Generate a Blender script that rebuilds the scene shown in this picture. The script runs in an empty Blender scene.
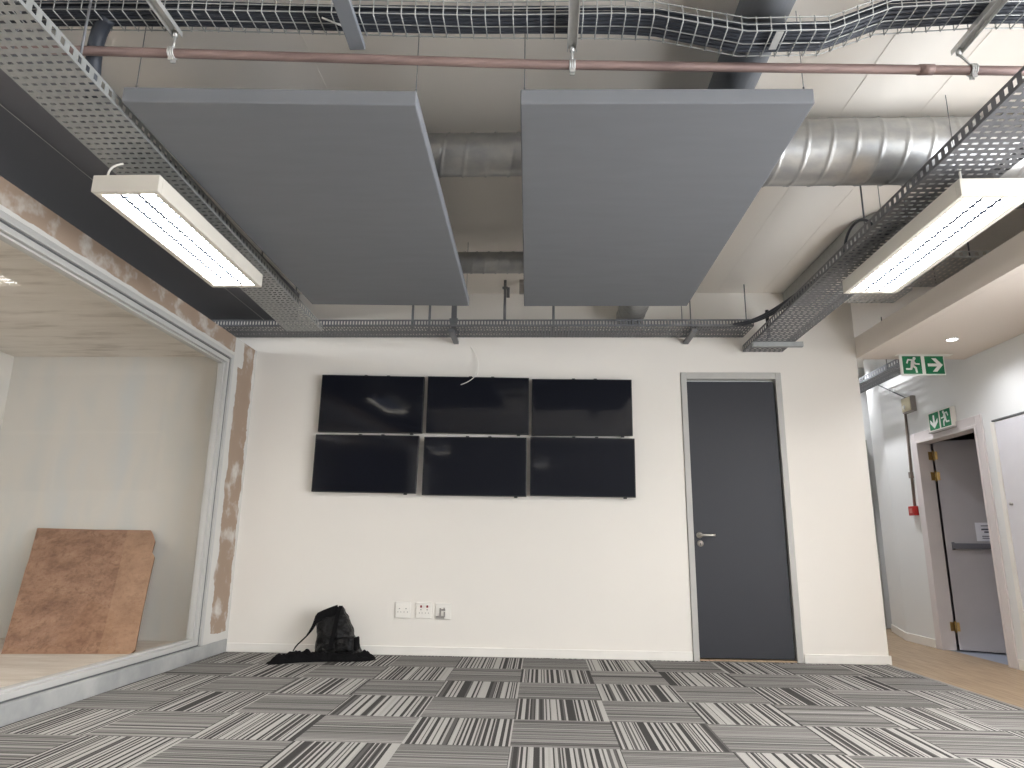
import bpy, math, random
from mathutils import Vector, Matrix, noise
random.seed(7)
S = bpy.context.scene
COL = S.collection

# ------------------------------------------------------------------ camera, world, exposure
cam = bpy.data.cameras.new('camera'); cam.sensor_width = 36.0; cam.lens = 679.85/1024*36
cam.clip_start = 0.02
co = bpy.data.objects.new('camera', cam); COL.objects.link(co); S.camera = co
R = Vector((0.99906391, 0.04131743, 0.01281334)); U = Vector((-0.002902, -0.23152116, 0.97282554)); F = Vector((-0.04316121, 0.97195207, 0.23118454))
co.matrix_world = Matrix(((R.x, U.x, -F.x, 0), (R.y, U.y, -F.y, 0), (R.z, U.z, -F.z, 0.8896), (0, 0, 0, 1)))
w = bpy.data.worlds.new('world'); S.world = w; w.use_nodes = True
w.node_tree.nodes['Background'].inputs[0].default_value = (0.93, 0.96, 1, 1)
w.node_tree.nodes['Background'].inputs[1].default_value = 7.2      # daylight through windows added on the right, out of view
S.view_settings.view_transform = 'Standard'; S.view_settings.look = 'None'
S.view_settings.exposure = 0.64; S.view_settings.gamma = 1.0; S.view_settings.use_curve_mapping = False
TUBE_STRENGTH = 32.0       # the fluorescent fixtures
DOWNLIGHT_WATTS = 20.0     # the corridor spots
WIN_Y0, WIN_Y1, WIN_Z0, WIN_Z1 = -3.9, 3.3, .35, 2.4      # unseen window band, added to the right-hand wall for daylight
pl_ = bpy.data.lights.new('daylight_portal', 'AREA'); pl_.shape = 'RECTANGLE'; pl_.size = WIN_Z1-WIN_Z0; pl_.size_y = WIN_Y1-WIN_Y0; pl_.cycles.is_portal = True
po = bpy.data.objects.new('daylight_portal', pl_); COL.objects.link(po); po.location = (3.9, (WIN_Y0+WIN_Y1)/2, (WIN_Z0+WIN_Z1)/2); po.rotation_euler = (0, math.radians(90), 0)

# ------------------------------------------------------------------ helpers
def lin(c):
    return tuple(((v/255)/12.92 if v/255 <= .04045 else (((v/255)+.055)/1.055)**2.4) for v in c)
class N:
    def __init__(s, name):
        s.m = bpy.data.materials.new(name); s.m.use_nodes = True; s.t = s.m.node_tree; s.b = s.t.nodes['Principled BSDF']
    def n(s, typ, **kw):
        o = s.t.nodes.new(typ)
        for k, v in kw.items(): setattr(o, k, v)
        return o
    def l(s, a, b): s.t.links.new(a, b)
    def math(s, op, a, b=None, c=None):
        o = s.n('ShaderNodeMath', operation=op)
        for i, v in enumerate((a, b, c)):
            if v is None: continue
            if isinstance(v, (int, float)): o.inputs[i].default_value = v
            else: s.l(v, o.inputs[i])
        return o.outputs[0]
    def mix(s, f, a, b):
        o = s.n('ShaderNodeMix', data_type='RGBA')
        for k, v in ((0, f), (6, a), (7, b)):
            if isinstance(v, (int, float)): o.inputs[k].default_value = v
            elif isinstance(v, tuple): o.inputs[k].default_value = (*v[:3], 1)
            else: s.l(v, o.inputs[k])
        return o.outputs[2]
    def coord(s, out='Object'):
        return s.n('ShaderNodeTexCoord').outputs[out]
    def noise(s, vec, scale, detail=3, rough=.5, mapscale=None):
        if mapscale:
            mp = s.n('ShaderNodeMapping'); mp.inputs['Scale'].default_value = mapscale; s.l(vec, mp.inputs[0]); vec = mp.outputs[0]
        o = s.n('ShaderNodeTexNoise'); o.inputs['Scale'].default_value = scale; o.inputs['Detail'].default_value = detail; o.inputs['Roughness'].default_value = rough
        s.l(vec, o.inputs['Vector']); return o.outputs['Fac']
    def ramp(s, f, stops):
        o = s.n('ShaderNodeValToRGB'); e = o.color_ramp.elements
        while len(e) < len(stops): e.new(.5)
        for i, (p, c) in enumerate(stops): e[i].position = p; e[i].color = (*c, 1)
        s.l(f, o.inputs[0]); return o.outputs[0]
    def bump(s, h, strength=.2, dist=.01):
        o = s.n('ShaderNodeBump'); o.inputs['Strength'].default_value = strength; o.inputs['Distance'].default_value = dist
        s.l(h, o.inputs['Height']); s.l(o.outputs[0], s.b.inputs['Normal'])
    def set(s, color=None, rough=None, metal=None, spec=None):
        if color is not None:
            if isinstance(color, tuple): s.b.inputs['Base Color'].default_value = (*color, 1)
            else: s.l(color, s.b.inputs['Base Color'])
        if rough is not None: s.b.inputs['Roughness'].default_value = rough
        if metal is not None: s.b.inputs['Metallic'].default_value = metal
        if spec is not None: s.b.inputs['Specular IOR Level'].default_value = spec
        return s.m
def plain(name, rgb, rough=.5, metal=0, spec=.5, var=.06, scale=6, bump=0, bscale=200):
    k = N(name); c = lin(rgb); f = k.noise(k.coord(), scale, 4)
    m = k.set(k.mix(f, tuple(v*(1-var) for v in c), tuple(min(1, v*(1+var)) for v in c)), rough, metal, spec)
    if bump: k.bump(k.noise(k.coord(), bscale, 2), bump, .002)
    return m
def emit(name, rgb, strength):
    k = N(name); k.b.inputs['Base Color'].default_value = (.8, .8, .8, 1)
    k.b.inputs['Emission Color'].default_value = (*rgb, 1); k.b.inputs['Emission Strength'].default_value = strength
    return k.m

class MB:
    def __init__(s): s.v = []; s.f = []; s.mi = []; s.cur = 0; s.sm = []; s.smooth = False
    def add(s, vs, fs):
        o = len(s.v); s.v += [tuple(v) for v in vs]
        for f in fs: s.f.append(tuple(o+i for i in f)); s.mi.append(s.cur); s.sm.append(s.smooth)
        return s
    def box(s, x0, x1, y0, y1, z0, z1):
        return s.add([(x0,y0,z0),(x1,y0,z0),(x1,y1,z0),(x0,y1,z0),(x0,y0,z1),(x1,y0,z1),(x1,y1,z1),(x0,y1,z1)],
                     [(0,3,2,1),(4,5,6,7),(0,1,5,4),(1,2,6,5),(2,3,7,6),(3,0,4,7)])
    def hexa(s, b, t):   # four bottom corners, four top corners, both counter-clockwise seen from above
        return s.add(list(b)+list(t), [(0,3,2,1),(4,5,6,7),(0,1,5,4),(1,2,6,5),(2,3,7,6),(3,0,4,7)])
    def prism(s, poly, o, ex, ey, ez, d):   # polygon (u,v) in plane o+u*ex+v*ey extruded d along ez
        o, ex, ey, ez = map(Vector, (o, ex, ey, ez)); n = len(poly)
        a = [o+ex*p[0]+ey*p[1] for p in poly]; b = [v+ez*d for v in a]
        return s.add(a+b, [tuple(range(n))[::-1], tuple(range(n, 2*n))]+[(i, (i+1) % n, n+(i+1) % n, n+i) for i in range(n)])
    def tube(s, path, r, seg=10, cap=True, up=None):
        P = [Vector(p) for p in path]; rs = r if isinstance(r, (list, tuple)) else [r]*len(P); vs = []; pu = None
        for i, p in enumerate(P):
            d = (P[min(i+1, len(P)-1)]-P[max(i-1, 0)]).normalized()
            if pu is None:
                a = Vector((0,0,1)) if abs(d.z) < .9 else Vector((1,0,0)); pu = (a-d*a.dot(d)).normalized()
            else: pu = (pu-d*pu.dot(d)).normalized()
            q = d.cross(pu)
            for k in range(seg):
                t = 2*math.pi*k/seg; vs.append(p+(pu*math.cos(t)+q*math.sin(t))*rs[i])
        fs = [(i*seg+k, i*seg+(k+1) % seg, (i+1)*seg+(k+1) % seg, (i+1)*seg+k) for i in range(len(P)-1) for k in range(seg)]
        if cap: fs += [tuple(range(seg))[::-1], tuple((len(P)-1)*seg+k for k in range(seg))]
        sm = s.smooth; s.smooth = True; s.add(vs, fs); s.smooth = sm
        return s
    def disc(s, c, n, r, d, seg=24):
        c = Vector(c); n = Vector(n).normalized(); return s.tube([c, c+n*d], r, seg)
    def build(s, name, mat, parent=None, bevel=0, solid=0, kind=None, label=None, smooth_angle=None):
        me = bpy.data.meshes.new(name); me.from_pydata(s.v, [], s.f)
        for m in (mat if isinstance(mat, (list, tuple)) else [mat]): me.materials.append(m)
        for i, p in enumerate(me.polygons): p.material_index = s.mi[i]; p.use_smooth = s.sm[i]
        me.update()
        o = bpy.data.objects.new(name, me); COL.objects.link(o)
        if parent:
            o.parent = parent; o.matrix_parent_inverse = Matrix.Translation(-Vector(parent.location))
        if solid:
            q = o.modifiers.new('thick', 'SOLIDIFY'); q.thickness = solid; q.offset = 0
        if bevel:
            q = o.modifiers.new('edge', 'BEVEL'); q.width = bevel; q.segments = 2; q.limit_method = 'ANGLE'; q.angle_limit = math.radians(50)
        if kind: o['kind'] = kind
        if label: o['label'] = label
        return o
def tag(o, label, cat, group=None, kind=None):
    o['label'] = label; o['category'] = cat
    if group: o['group'] = group
    if kind: o['kind'] = kind
    return o
def thing(name, label, cat, loc, group=None):
    o = bpy.data.objects.new(name, None); COL.objects.link(o); o.location = loc; o.empty_display_size = .05
    return tag(o, label, cat, group)
def struct(name, mb, mat, **k): return mb.build(name, mat, kind='structure', **k)
def lerp(a, b, t): return a+(b-a)*t
def bez(pts, n=16):
    out = []; P = [Vector(p) for p in pts]
    for i in range(n+1):
        t = i/n; q = P[:]
        while len(q) > 1: q = [q[j].lerp(q[j+1], t) for j in range(len(q)-1)]
        out.append(q[0])
    return out

# ------------------------------------------------------------------ materials
M = {}
def wall_paint(name, rgb, var=.03):
    k = N(name); c = lin(rgb); co_ = k.coord()
    f = k.noise(co_, 1.3, 4); g = k.noise(co_, 140, 2)
    m = k.set(k.mix(f, tuple(v*(1-var) for v in c), tuple(min(1, v*(1+var)) for v in c)), .75, 0, .25); k.bump(g, .08, .002); return m
M['wall'] = wall_paint('white_paint', (234, 229, 221))
M['corr'] = wall_paint('corridor_paint', (228, 228, 226))
M['ceil'] = wall_paint('ceiling_paint', (242, 236, 227), .03)
M['soffit'] = wall_paint('soffit_paint', (226, 216, 206))
M['darkceil'] = wall_paint('charcoal_paint', (112, 112, 116))
M['trim'] = plain('white_gloss', (236, 232, 225), .4)
M['frame_grey'] = plain('grey_frame', (182, 180, 175), .45)
M['slate'] = plain('slate_door', (54, 55, 60), .5, 0, .3, .05, 3)
M['steel'] = plain('brushed_steel', (205, 198, 190), .3, .8)
M['brass'] = plain('brass', (180, 150, 95), .35, .8, .5, .2, 30)
M['galv'] = plain('galvanised_steel', (160, 162, 160), .5, .35, .5, .2, 25)
M['galvdark'] = plain('dull_galvanised_steel', (114, 115, 118), .5, .4, .5, .15, 25)
M['zinc'] = plain('bright_zinc', (200, 200, 197), .35, .4, .5, .1, 30)
M['wire'] = plain('zinc_wire', (176, 178, 176), .4, .4)
M['cable'] = plain('black_cable', (60, 64, 72), .5, 0, .4)
M['duct'] = None
M['ductgrey'] = plain('painted_duct', (126, 130, 136), .55, .2)
M['black'] = plain('black_plastic', (22, 22, 24), .4)
M['white_metal'] = plain('white_enamel', (226, 220, 208), .45)
M['whiteplastic'] = plain('white_plastic', (238, 234, 226), .35)
M['greyplastic'] = plain('grey_plastic', (150, 145, 140), .4)
M['red'] = plain('red_plastic', (178, 40, 34), .4)
M['redneon'] = plain('dark_red_switch', (150, 40, 40), .4)
M['green'] = plain('sign_green', (22, 118, 78), .4, 0, .4, .03)
M['signwhite'] = plain('sign_white', (238, 240, 236), .4)
M['paper'] = plain('paper', (228, 228, 236), .8)
M['ink'] = plain('ink', (80, 80, 96), .8)
M['aluframe'] = plain('pale_grey_aluminium', (190, 189, 186), .4, .1)
M['darkgap'] = plain('dark_gap_line', (100, 102, 102), .7)
M['louvre'] = plain('louvre_metal', (50, 54, 62), .9, 0, 0)
M['divider'] = plain('black_divider', (8, 9, 12), .9, 0, 0)
M['tube'] = emit('fluorescent', (1.0, .975, .935), TUBE_STRENGTH)
M['spot'] = emit('spot_lens', (.92, .94, 1.0), 14)
M['leather'] = None

k = N('spiral_duct_steel'); f = k.noise(k.coord(), 5, 4, .55, (2, 3, 3)); f2 = k.noise(k.coord(), 60, 2)
m = k.set(k.ramp(f, [(.3, lin((156, 157, 158))), (.7, lin((176, 175, 171)))]), .36, .7); k.bump(f2, .05, .002); M['duct'] = m

k = N('black_leather'); f = k.noise(k.coord(), 22, 4); M['leather'] = k.set(k.mix(f, lin((7, 7, 8)), lin((17, 16, 17))), .42, 0, .28); k.bump(f, .9, .03)
k = N('black_cloth'); f = k.noise(k.coord(), 60, 4); M['cloth'] = k.set(k.mix(f, lin((12, 12, 13)), lin((26, 25, 26))), .95, 0, .1); k.bump(f, .4, .01)

k = N('acoustic_fabric'); f = k.noise(k.coord(), 3, 3, .5, (1, 5, 1)); g = k.noise(k.coord(), 700, 2); b = lin((123, 125, 129))
M['fabric'] = k.set(k.mix(f, tuple(v*.94 for v in b), tuple(v*1.06 for v in b)), .9, 0, .15); k.bump(g, .25, .002)

# screen glass
k = N('black_screen'); M['screen'] = k.set((.008, .009, .014), .06, 0, .28)

# carpet: half metre tiles of barcode stripes, laid quarter-turned
k = N('barcode_carpet'); sep = k.n('ShaderNodeSeparateXYZ'); k.l(k.coord(), sep.inputs[0])
tx = k.math('MULTIPLY', k.math('ADD', sep.outputs[0], 0.1378), 2.0); ty = k.math('MULTIPLY', k.math('SUBTRACT', 5.8886, sep.outputs[1]), 2.0)
ix = k.math('FLOOR', tx); iy = k.math('FLOOR', ty); fx = k.math('SUBTRACT', tx, ix); fy = k.math('SUBTRACT', ty, iy)
par = k.math('FLOORED_MODULO', k.math('ADD', ix, iy), 2.0)            # 1 = stripes run away from the camera
u0 = k.math('ADD', k.math('MULTIPLY', fx, par), k.math('MULTIPLY', fy, k.math('SUBTRACT', 1.0, par)))
v = k.math('ADD', k.math('MULTIPLY', fy, par), k.math('MULTIPLY', fx, k.math('SUBTRACT', 1.0, par)))
tid = k.math('ADD', k.math('MULTIPLY', ix, 3.17), k.math('MULTIPLY', iy, 7.31))
wv = k.n('ShaderNodeTexNoise', noise_dimensions='1D'); wv.inputs['Scale'].default_value = 5.0; wv.inputs['Detail'].default_value = 1.0
k.l(k.math('ADD', u0, tid), wv.inputs['W']); u = k.math('ADD', u0, k.math('MULTIPLY', wv.outputs['Fac'], .09))
def binned(nb, seedmul):
    wn = k.n('ShaderNodeTexWhiteNoise', noise_dimensions='2D'); cv = k.n('ShaderNodeCombineXYZ')
    k.l(k.math('FLOOR', k.math('MULTIPLY', u, nb)), cv.inputs[0]); k.l(k.math('MULTIPLY', tid, seedmul), cv.inputs[1]); k.l(cv.outputs[0], wn.inputs[0]); return wn.outputs[0]
alt = k.math('FLOORED_MODULO', k.math('FLOOR', k.math('MULTIPLY', u, 35.0)), 2.0)
rnd = binned(35.0, 1.0); b2 = binned(70.0, 2.3); b3 = binned(105.0, 4.1)
bars = k.math('GREATER_THAN', k.math('ADD', k.math('MULTIPLY', alt, .5), k.math('MULTIPLY', rnd, .62)), .565)
thin = k.math('GREATER_THAN', b2, .78)
bars = k.math('ABSOLUTE', k.math('SUBTRACT', bars, k.math('MULTIPLY', thin, .85)))
cvec = k.n('ShaderNodeCombineXYZ'); k.l(k.math('ADD', u, tid), cvec.inputs[0]); k.l(v, cvec.inputs[1])
fib = k.noise(cvec.outputs[0], 60, 3, .6, (2.2, .5, 1)); fleck = k.noise(k.coord(), 420, 2)
streak = k.math('ADD', k.math('MULTIPLY', k.math('ADD', k.math('MULTIPLY', b3, .6), k.math('MULTIPLY', b2, .4)), .85), k.math('MULTIPLY', fib, .2))
cross = k.math('ADD', k.math('ADD', k.math('MULTIPLY', streak, 1.25), -.19), k.math('MULTIPLY', bars, .26))   # the turned tiles read as fine streaks
cross = k.math('MAXIMUM', k.math('MINIMUM', cross, 1.0), 0.0)
amount = k.math('ADD', k.math('MULTIPLY', bars, par), k.math('MULTIPLY', cross, k.math('SUBTRACT', 1.0, par)))
light = k.mix(fib, lin((160, 157, 153)), lin((196, 193, 188))); drk = k.mix(fib, lin((34, 33, 33)), lin((66, 64, 63)))
colr = k.mix(amount, light, drk); colr = k.mix(k.math('MULTIPLY', fleck, .25), colr, lin((124, 122, 120)))
M['carpet'] = k.set(colr, .95, 0, .1); k.bump(fleck, .5, .004)

# oak vinyl
k = N('oak_vinyl'); cc = k.coord(); f = k.noise(cc, 5, 6, .6, (9, .7, 1)); sp = k.n('ShaderNodeSeparateXYZ'); k.l(cc, sp.inputs[0])
px_ = k.math('MULTIPLY', sp.outputs[0], 6.6); row = k.math('FLOOR', px_); wn = k.n('ShaderNodeTexWhiteNoise', noise_dimensions='1D'); k.l(row, wn.inputs['W'])
seam = k.math('LESS_THAN', k.math('FRACT', px_), .025)
c = k.ramp(f, [(.25, lin((128, 108, 86))), (.5, lin((160, 138, 112))), (.8, lin((182, 162, 136)))]); c = k.mix(k.math('MULTIPLY', wn.outputs[0], .3), c, lin((140, 118, 92)))
M['oak'] = k.set(k.mix(k.math('MULTIPLY', seam, .5), c, lin((90, 72, 52))), .45, 0, .4)

# plaster of the glazed room
k = N('raw_plaster'); cc = k.coord(); f = k.noise(cc, 2.2, 4, .55, (1.6, 1, .5)); g = k.noise(cc, 5, 5, .6, (1, 1, .6))
c = k.ramp(f, [(.3, lin((212, 213, 210))), (.5, lin((222, 218, 211))), (.7, lin((214, 216, 215)))]); M['plaster'] = k.set(k.mix(k.math('MULTIPLY', g, .25), c, lin((232, 230, 226))), .85, 0, .2)
k = N('streaked_plaster_ceiling'); cc = k.coord(); f = k.noise(cc, 2.4, 6, .65, (.5, 2.6, 1)); M['plasterceil'] = k.set(k.ramp(f, [(.34, lin((196, 188, 178))), (.48, lin((222, 216, 207))), (.7, lin((232, 227, 219)))]), .85, 0, .2)
k = N('pale_screed'); cc = k.coord(); f = k.noise(cc, 5, 6, .65, (.5, 2.5, 1)); M['screed'] = k.set(k.ramp(f, [(.3, lin((206, 192, 178))), (.6, lin((226, 216, 205))), (.8, lin((234, 228, 220)))]), .7, 0, .3)
# grey skirting with dusty marks
k = N('dusty_grey_skirting'); f = k.noise(k.coord(), 3.5, 5, .6); M['skirt_grey'] = k.set(k.ramp(f, [(.35, lin((150, 151, 150))), (.7, lin((178, 178, 175)))]), .6)
# skimmed drywall: brown board showing between white jointing compound
def drywall(name, axis, lo, hi, wob):
    k = N(name); cc = k.coord(); s_ = k.n('ShaderNodeSeparateXYZ'); k.l(cc, s_.inputs[0])
    wv = k.noise(cc, 7, 4, .6); wv2 = k.noise(cc, 2.5, 3, .5)
    p = k.math('ADD', s_.outputs[axis], k.math('MULTIPLY', k.math('SUBTRACT', wv, .5), wob))
    a = k.math('MULTIPLY', k.math('GREATER_THAN', p, k.math('ADD', lo, k.math('MULTIPLY', k.math('GREATER_THAN', s_.outputs[2], 2.36), .07 if axis == 1 else 0.0))), k.math('LESS_THAN', p, hi))
    patch = k.ramp(k.noise(cc, 5, 4, .6), [(.52, (1, 1, 1)), (.70, (.15, .15, .15))])
    zlim = k.math('GREATER_THAN', k.math('ADD', s_.outputs[2], k.math('MULTIPLY', wv, .06)), .20)
    a = k.math('MULTIPLY', k.math('MULTIPLY', a, patch), zlim)
    brown = k.mix(wv2, lin((150, 130, 114)), lin((172, 152, 134))); white = k.mix(wv2, lin((198, 197, 193)), lin((218, 215, 209)))
    return k.set(k.mix(a, white, brown), .85, 0, .2)
M['jambwall'] = drywall('skimmed_drywall_upright', 1, 5.585, 5.875, .11)
M['headwall'] = drywall('skimmed_drywall_header', 2, 2.466, 2.80, .03)
# plywood
k = N('worn_plywood'); cc = k.coord(); f = k.noise(cc, 5.5, 8, .75, (1, .5, 1.5)); g = k.noise(cc, 20, 6, .75); hsp = k.noise(cc, 13, 3, .5)
c = k.ramp(f, [(.3, lin((118, 86, 68))), (.5, lin((158, 122, 100))), (.72, lin((186, 150, 124)))]); c = k.mix(k.math('MULTIPLY', k.math('GREATER_THAN', g, .56), .35), c, lin((104, 74, 58)))
sx_ = k.n('ShaderNodeSeparateXYZ'); k.l(cc, sx_.inputs[0]); st_ = k.math('GREATER_THAN', k.math('ADD', sx_.outputs[0], k.math('MULTIPLY', sx_.outputs[2], .35)), -3.12)
c = k.mix(k.math('MULTIPLY', st_, .3), c, lin((198, 162, 132)))
M['ply'] = k.set(k.mix(k.math('MULTIPLY', k.math('GREATER_THAN', hsp, .74), .5), c, lin((206, 176, 150))), .7, 0, .3)
M['plyedge'] = plain('plywood_edge', (130, 98, 72), .8)
# pane
k = N('clear_glass'); tr = k.n('ShaderNodeBsdfTransparent'); gl = k.n('ShaderNodeBsdfGlossy'); gl.inputs['Roughness'].default_value = .02
tr.inputs[0].default_value = (.985, .985, .98, 1); lw = k.n('ShaderNodeLayerWeight'); fac = k.math('ADD', .012, k.math('MULTIPLY', k.math('POWER', lw.outputs['Facing'], 5.0), .25)); mx = k.n('ShaderNodeMixShader')
k.l(fac, mx.inputs[0]); k.l(tr.outputs[0], mx.inputs[1]); k.l(gl.outputs[0], mx.inputs[2])
k.l(mx.outputs[0], k.t.nodes['Material Output'].inputs[0]); M['glass'] = k.m
k = N('copper_pipe'); f = k.noise(k.coord(), 4, 5, .6, (1, 8, 8)); M['copper'] = k.set(k.ramp(f, [(.3, lin((118, 98, 94))), (.6, lin((148, 126, 120)))]), .5, .3)

# ------------------------------------------------------------------ the room
Y = 5.93; ZC = 3.16; XL = -2.62; XR = 2.79
struct('floor', MB().hexa([(-3.2,-4.2,-.1),(3.02,-4.2,-.1),(2.765,5.99,-.1),(-3.2,5.99,-.1)], [(-3.2,-4.2,0),(3.02,-4.2,0),(2.765,5.99,0),(-3.2,5.99,0)]), M['carpet'])
fc = MB()
fc.add([(3.02,-4.2,0),(3.78,-4.2,0),(3.78,5.99,0),(2.765,5.99,0),(2.2,5.99,0),(2.2,9.6,0),(4.6,9.6,0),(4.6,7.6,0),(3.78,7.6,0)], [(0,1,2,3),(4,3,2,8,7,6,5)])
o = struct('floor_corridor', fc, M['oak'], solid=.0)
struct('floor_lobby', MB().box(3.78,5.4,4.9,7.55,-.1,-.004), plain('blue_grey_vinyl', (150,156,170), .5))
struct('trim_1', MB().hexa([(2.755,5.92,0.0),(2.78,5.92,0.0),(3.03,-4.2,0.0),(3.005,-4.2,0.0)][::-1], [(2.76,5.92,.006),(2.775,5.92,.006),(3.025,-4.2,.006),(3.01,-4.2,.006)][::-1]), M['greyplastic'])
DX0, DX1, DZ = 1.235, 2.115, 2.41        # the door frame's outer edges
wb = MB(); wb.box(-5.2, DX0, Y, Y+.14, 0, ZC); wb.box(DX0, DX1, Y, Y+.14, DZ, ZC); wb.box(DX1, XR, Y, Y+.14, 0, ZC)
struct('wall_back', wb, M['wall'])
struct('wall_behind_door', MB().box(DX0-.1, DX1+.1, Y+.16, Y+.2, 0, DZ+.1), M['black'])
struct('ceiling', MB().box(-5.3, 5.5, -4.3, 9.7, ZC, ZC+.1), M['ceil'])
for i, (x, y0, y1) in enumerate([(2.01, -4.2, Y), (1.595, -4.2, Y), (-1.105, -4.2, Y)]):
    struct('trim_%d' % (i+2), MB().box(x-.002, x+.002, y0, y1-.005, ZC-.002, ZC-.0005), M['ceil'])
struct('ceiling_left', MB().box(-5.15, -2.27, -4.2, Y-.005, 2.9, ZC-.002), M['darkceil'])
struct('trim_5', MB().box(-2.577, -2.573, -4.2, Y-.01, 2.898, 2.9), M['frame_grey'])
struct('wall_front', MB().box(-5.2, 5.4, -4.3, -4.2, 0, ZC), wall_paint('grey_paint', (140, 140, 142)))
wn_ = MB(); n4 = 5
for i in range(n4+1): yy = lerp(WIN_Y0, WIN_Y1, i/n4); wn_.box(3.75, 3.80, yy-.025, yy+.025, WIN_Z0, WIN_Z1)
struct('added_window', wn_, M['aluframe'])  # posts of the unseen window band added for daylight
struct('baseboard_back', MB().box(XL, DX0-.005, Y-.016, Y, 0, .07).box(DX1+.005, XR+.014, Y-.016, Y, 0, .07), M['trim'], bevel=.004)

# glazed partition on the left: plinth, header, jamb, frame and pane
XI = XL-.14
struct('wall_left', MB().box(XI, XL, 5.49, Y-.001, .105, 2.60), M['jambwall'])
struct('wall_left_header', MB().box(XI, XL, -4.2, 5.489, 2.44, 2.60), M['headwall'])
struct('wall_left_front', MB().box(XI, XL, -4.2, -2.2, .105, 2.439), M['wall'])
struct('baseboard_left', MB().box(XI, XL+.006, -4.2, Y-.017, 0, .104), M['skirt_grey'], bevel=.004)
wf = MB()
def frame_rect(mb, x0, x1, ya, yb, za, zb, wd):   # a rectangular ring in the plane of the left wall
    mb.box(x0, x1, ya, yb, za, za+wd).box(x0, x1, ya, yb, zb-wd, zb).box(x0, x1, ya, ya+wd, za+wd, zb-wd).box(x0, x1, yb-wd, yb, za+wd, zb-wd)
win = thing('window_1', 'tall glazed opening in the left partition with a pale grey frame', 'window', (XL, 1.6, .105)); win['kind'] = 'structure'; del win['category']
a = MB(); a.box(XL-.06, XL+.004, 5.452, 5.488, .106, 2.438).box(XL-.06, XL+.004, -2.198, -2.16, .106, 2.438).box(XL-.06, XL+.004, -2.16, 5.452, 2.402, 2.438); a.build('frame', M['aluframe'], win, bevel=.003)
a = MB(); frame_rect(a, XL-.052, XL-.012, -2.159, 5.451, .106, 2.401, .008); a.build('gap_line', M['darkgap'], win)  # dark strip drawn for the shadow gap between the frames
a = MB(); frame_rect(a, XL-.085, XL-.012, -2.150, 5.442, .115, 2.392, .034); a.build('inner_frame', M['aluframe'], win, bevel=.003)
a = MB(); frame_rect(a, XL-.085, XL-.035, -2.115, 5.407, .150, 2.357, .014); a.build('bead', M['aluframe'], win, bevel=.002)
MB().box(XL-.070, XL-.062, -2.10, 5.392, .165, 2.342).build('pane', M['glass'], win)
# the room behind the pane
GX, GY = -4.75, 5.72
struct('floor_glazed_room', MB().box(GX, XI-.001, -4.2, GY, 0, .1), M['screed'])
struct('wall_glazed_room_back', MB().box(GX, XI-.001, GY, Y-.002, 0, 2.598), M['plaster'])
struct('wall_glazed_room_left', MB().box(GX-.1, GX-.001, -4.2, Y-.01, 0, 2.6), M['plaster'])
struct('ceiling_glazed_room', MB().box(GX, XI-.001, -4.2, GY-.001, 2.49, 2.598), M['plasterceil'])

# the corridor on the right
def fx_(y): return 2.79+.0185*(Y-y)
struct('trim_6', MB().hexa([(fx_(Y),Y-.001,2.54),(fx_(-4.2),-4.2,2.54),(fx_(-4.2)+.06,-4.2,2.54),(fx_(Y)+.06,Y-.001,2.54)], [(fx_(Y),Y-.001,2.73),(fx_(-4.2),-4.2,2.73),(fx_(-4.2)+.06,-4.2,2.73),(fx_(Y)+.06,Y-.001,2.73)]), M['soffit'])
struct('ceiling_corridor', MB().hexa([(fx_(Y)+.061,5.95,2.54),(fx_(-4.2)+.061,-4.2,2.54),(3.779,-4.2,2.54),(3.779,5.95,2.54)], [(fx_(Y)+.061,5.95,2.6),(fx_(-4.2)+.061,-4.2,2.6),(3.779,-4.2,2.6),(3.779,5.95,2.6)]), M['soffit'])
RX = 3.78; EY0, EY1, EZ = 5.90, 6.87, 1.95   # the fire door's opening, drawn at the wall's face
RX = 3.73
cr_ = MB(); cr_.box(RX, RX+.12, -4.2, WIN_Y0, 0, ZC).box(RX, RX+.12, WIN_Y1, EY0, 0, ZC).box(RX, RX+.12, WIN_Y0, WIN_Y1, 0, WIN_Z0).box(RX, RX+.12, WIN_Y0, WIN_Y1, WIN_Z1, 2.66).box(RX, RX+.12, WIN_Y0, WIN_Y1, 3.14, ZC).box(RX, RX+.12, EY0, EY1, EZ, ZC).box(RX, RX+.12, EY1, 7.5, 0, ZC)  # openings added out of view let daylight in below and above the soffit
cr_.hexa([(RX,7.5,0),(RX+.12,7.5,0),(4.15,8.3,0),(3.98,8.3,0)], [(RX,7.5,ZC),(RX+.12,7.5,ZC),(4.15,8.3,ZC),(3.98,8.3,ZC)])
struct('wall_right', cr_, M['corr'])
struct('wall_corridor_back', MB().box(2.2, 4.8, 8.6, 8.7, 0, ZC), M['corr'])
struct('wall_corridor_side', MB().box(4.5, 4.6, 7.3, 8.7, 0, ZC).box(RX+.121, 4.5, 7.401, 7.5, 0, ZC), M['corr'])
struct('wall_corridor_left', MB().box(2.1, 2.2, 6.0, 8.7, 0, ZC), M['corr'])  # unseen wall added to keep sky light out of the corridor
struct('wall_right_upper', MB().box(RX+.121, 5.4, 4.85, 4.95, 2.6, ZC), M['corr'])
lb = MB(); lb.box(5.3, 5.4, 4.9, 7.6, 0, 2.6).box(RX+.121, 5.4, 4.85, 4.9, 0, 2.6).box(RX+.121, 5.4, 7.3, 7.4, 0, 2.6).box(RX+.121, 5.3, 4.9, 7.3, 2.4, 2.5)
struct('wall_lobby', lb, plain('lobby_paint', (150, 146, 150), .8))
bb = MB(); bb.box(RX-.014, RX, EY1+.09, 7.5, 0, .08); bb.box(RX-.014, RX, -4.2, 4.55, 0, .08); bb.box(RX-.014, RX, 5.72, EY0-.09, 0, .08)
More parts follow.
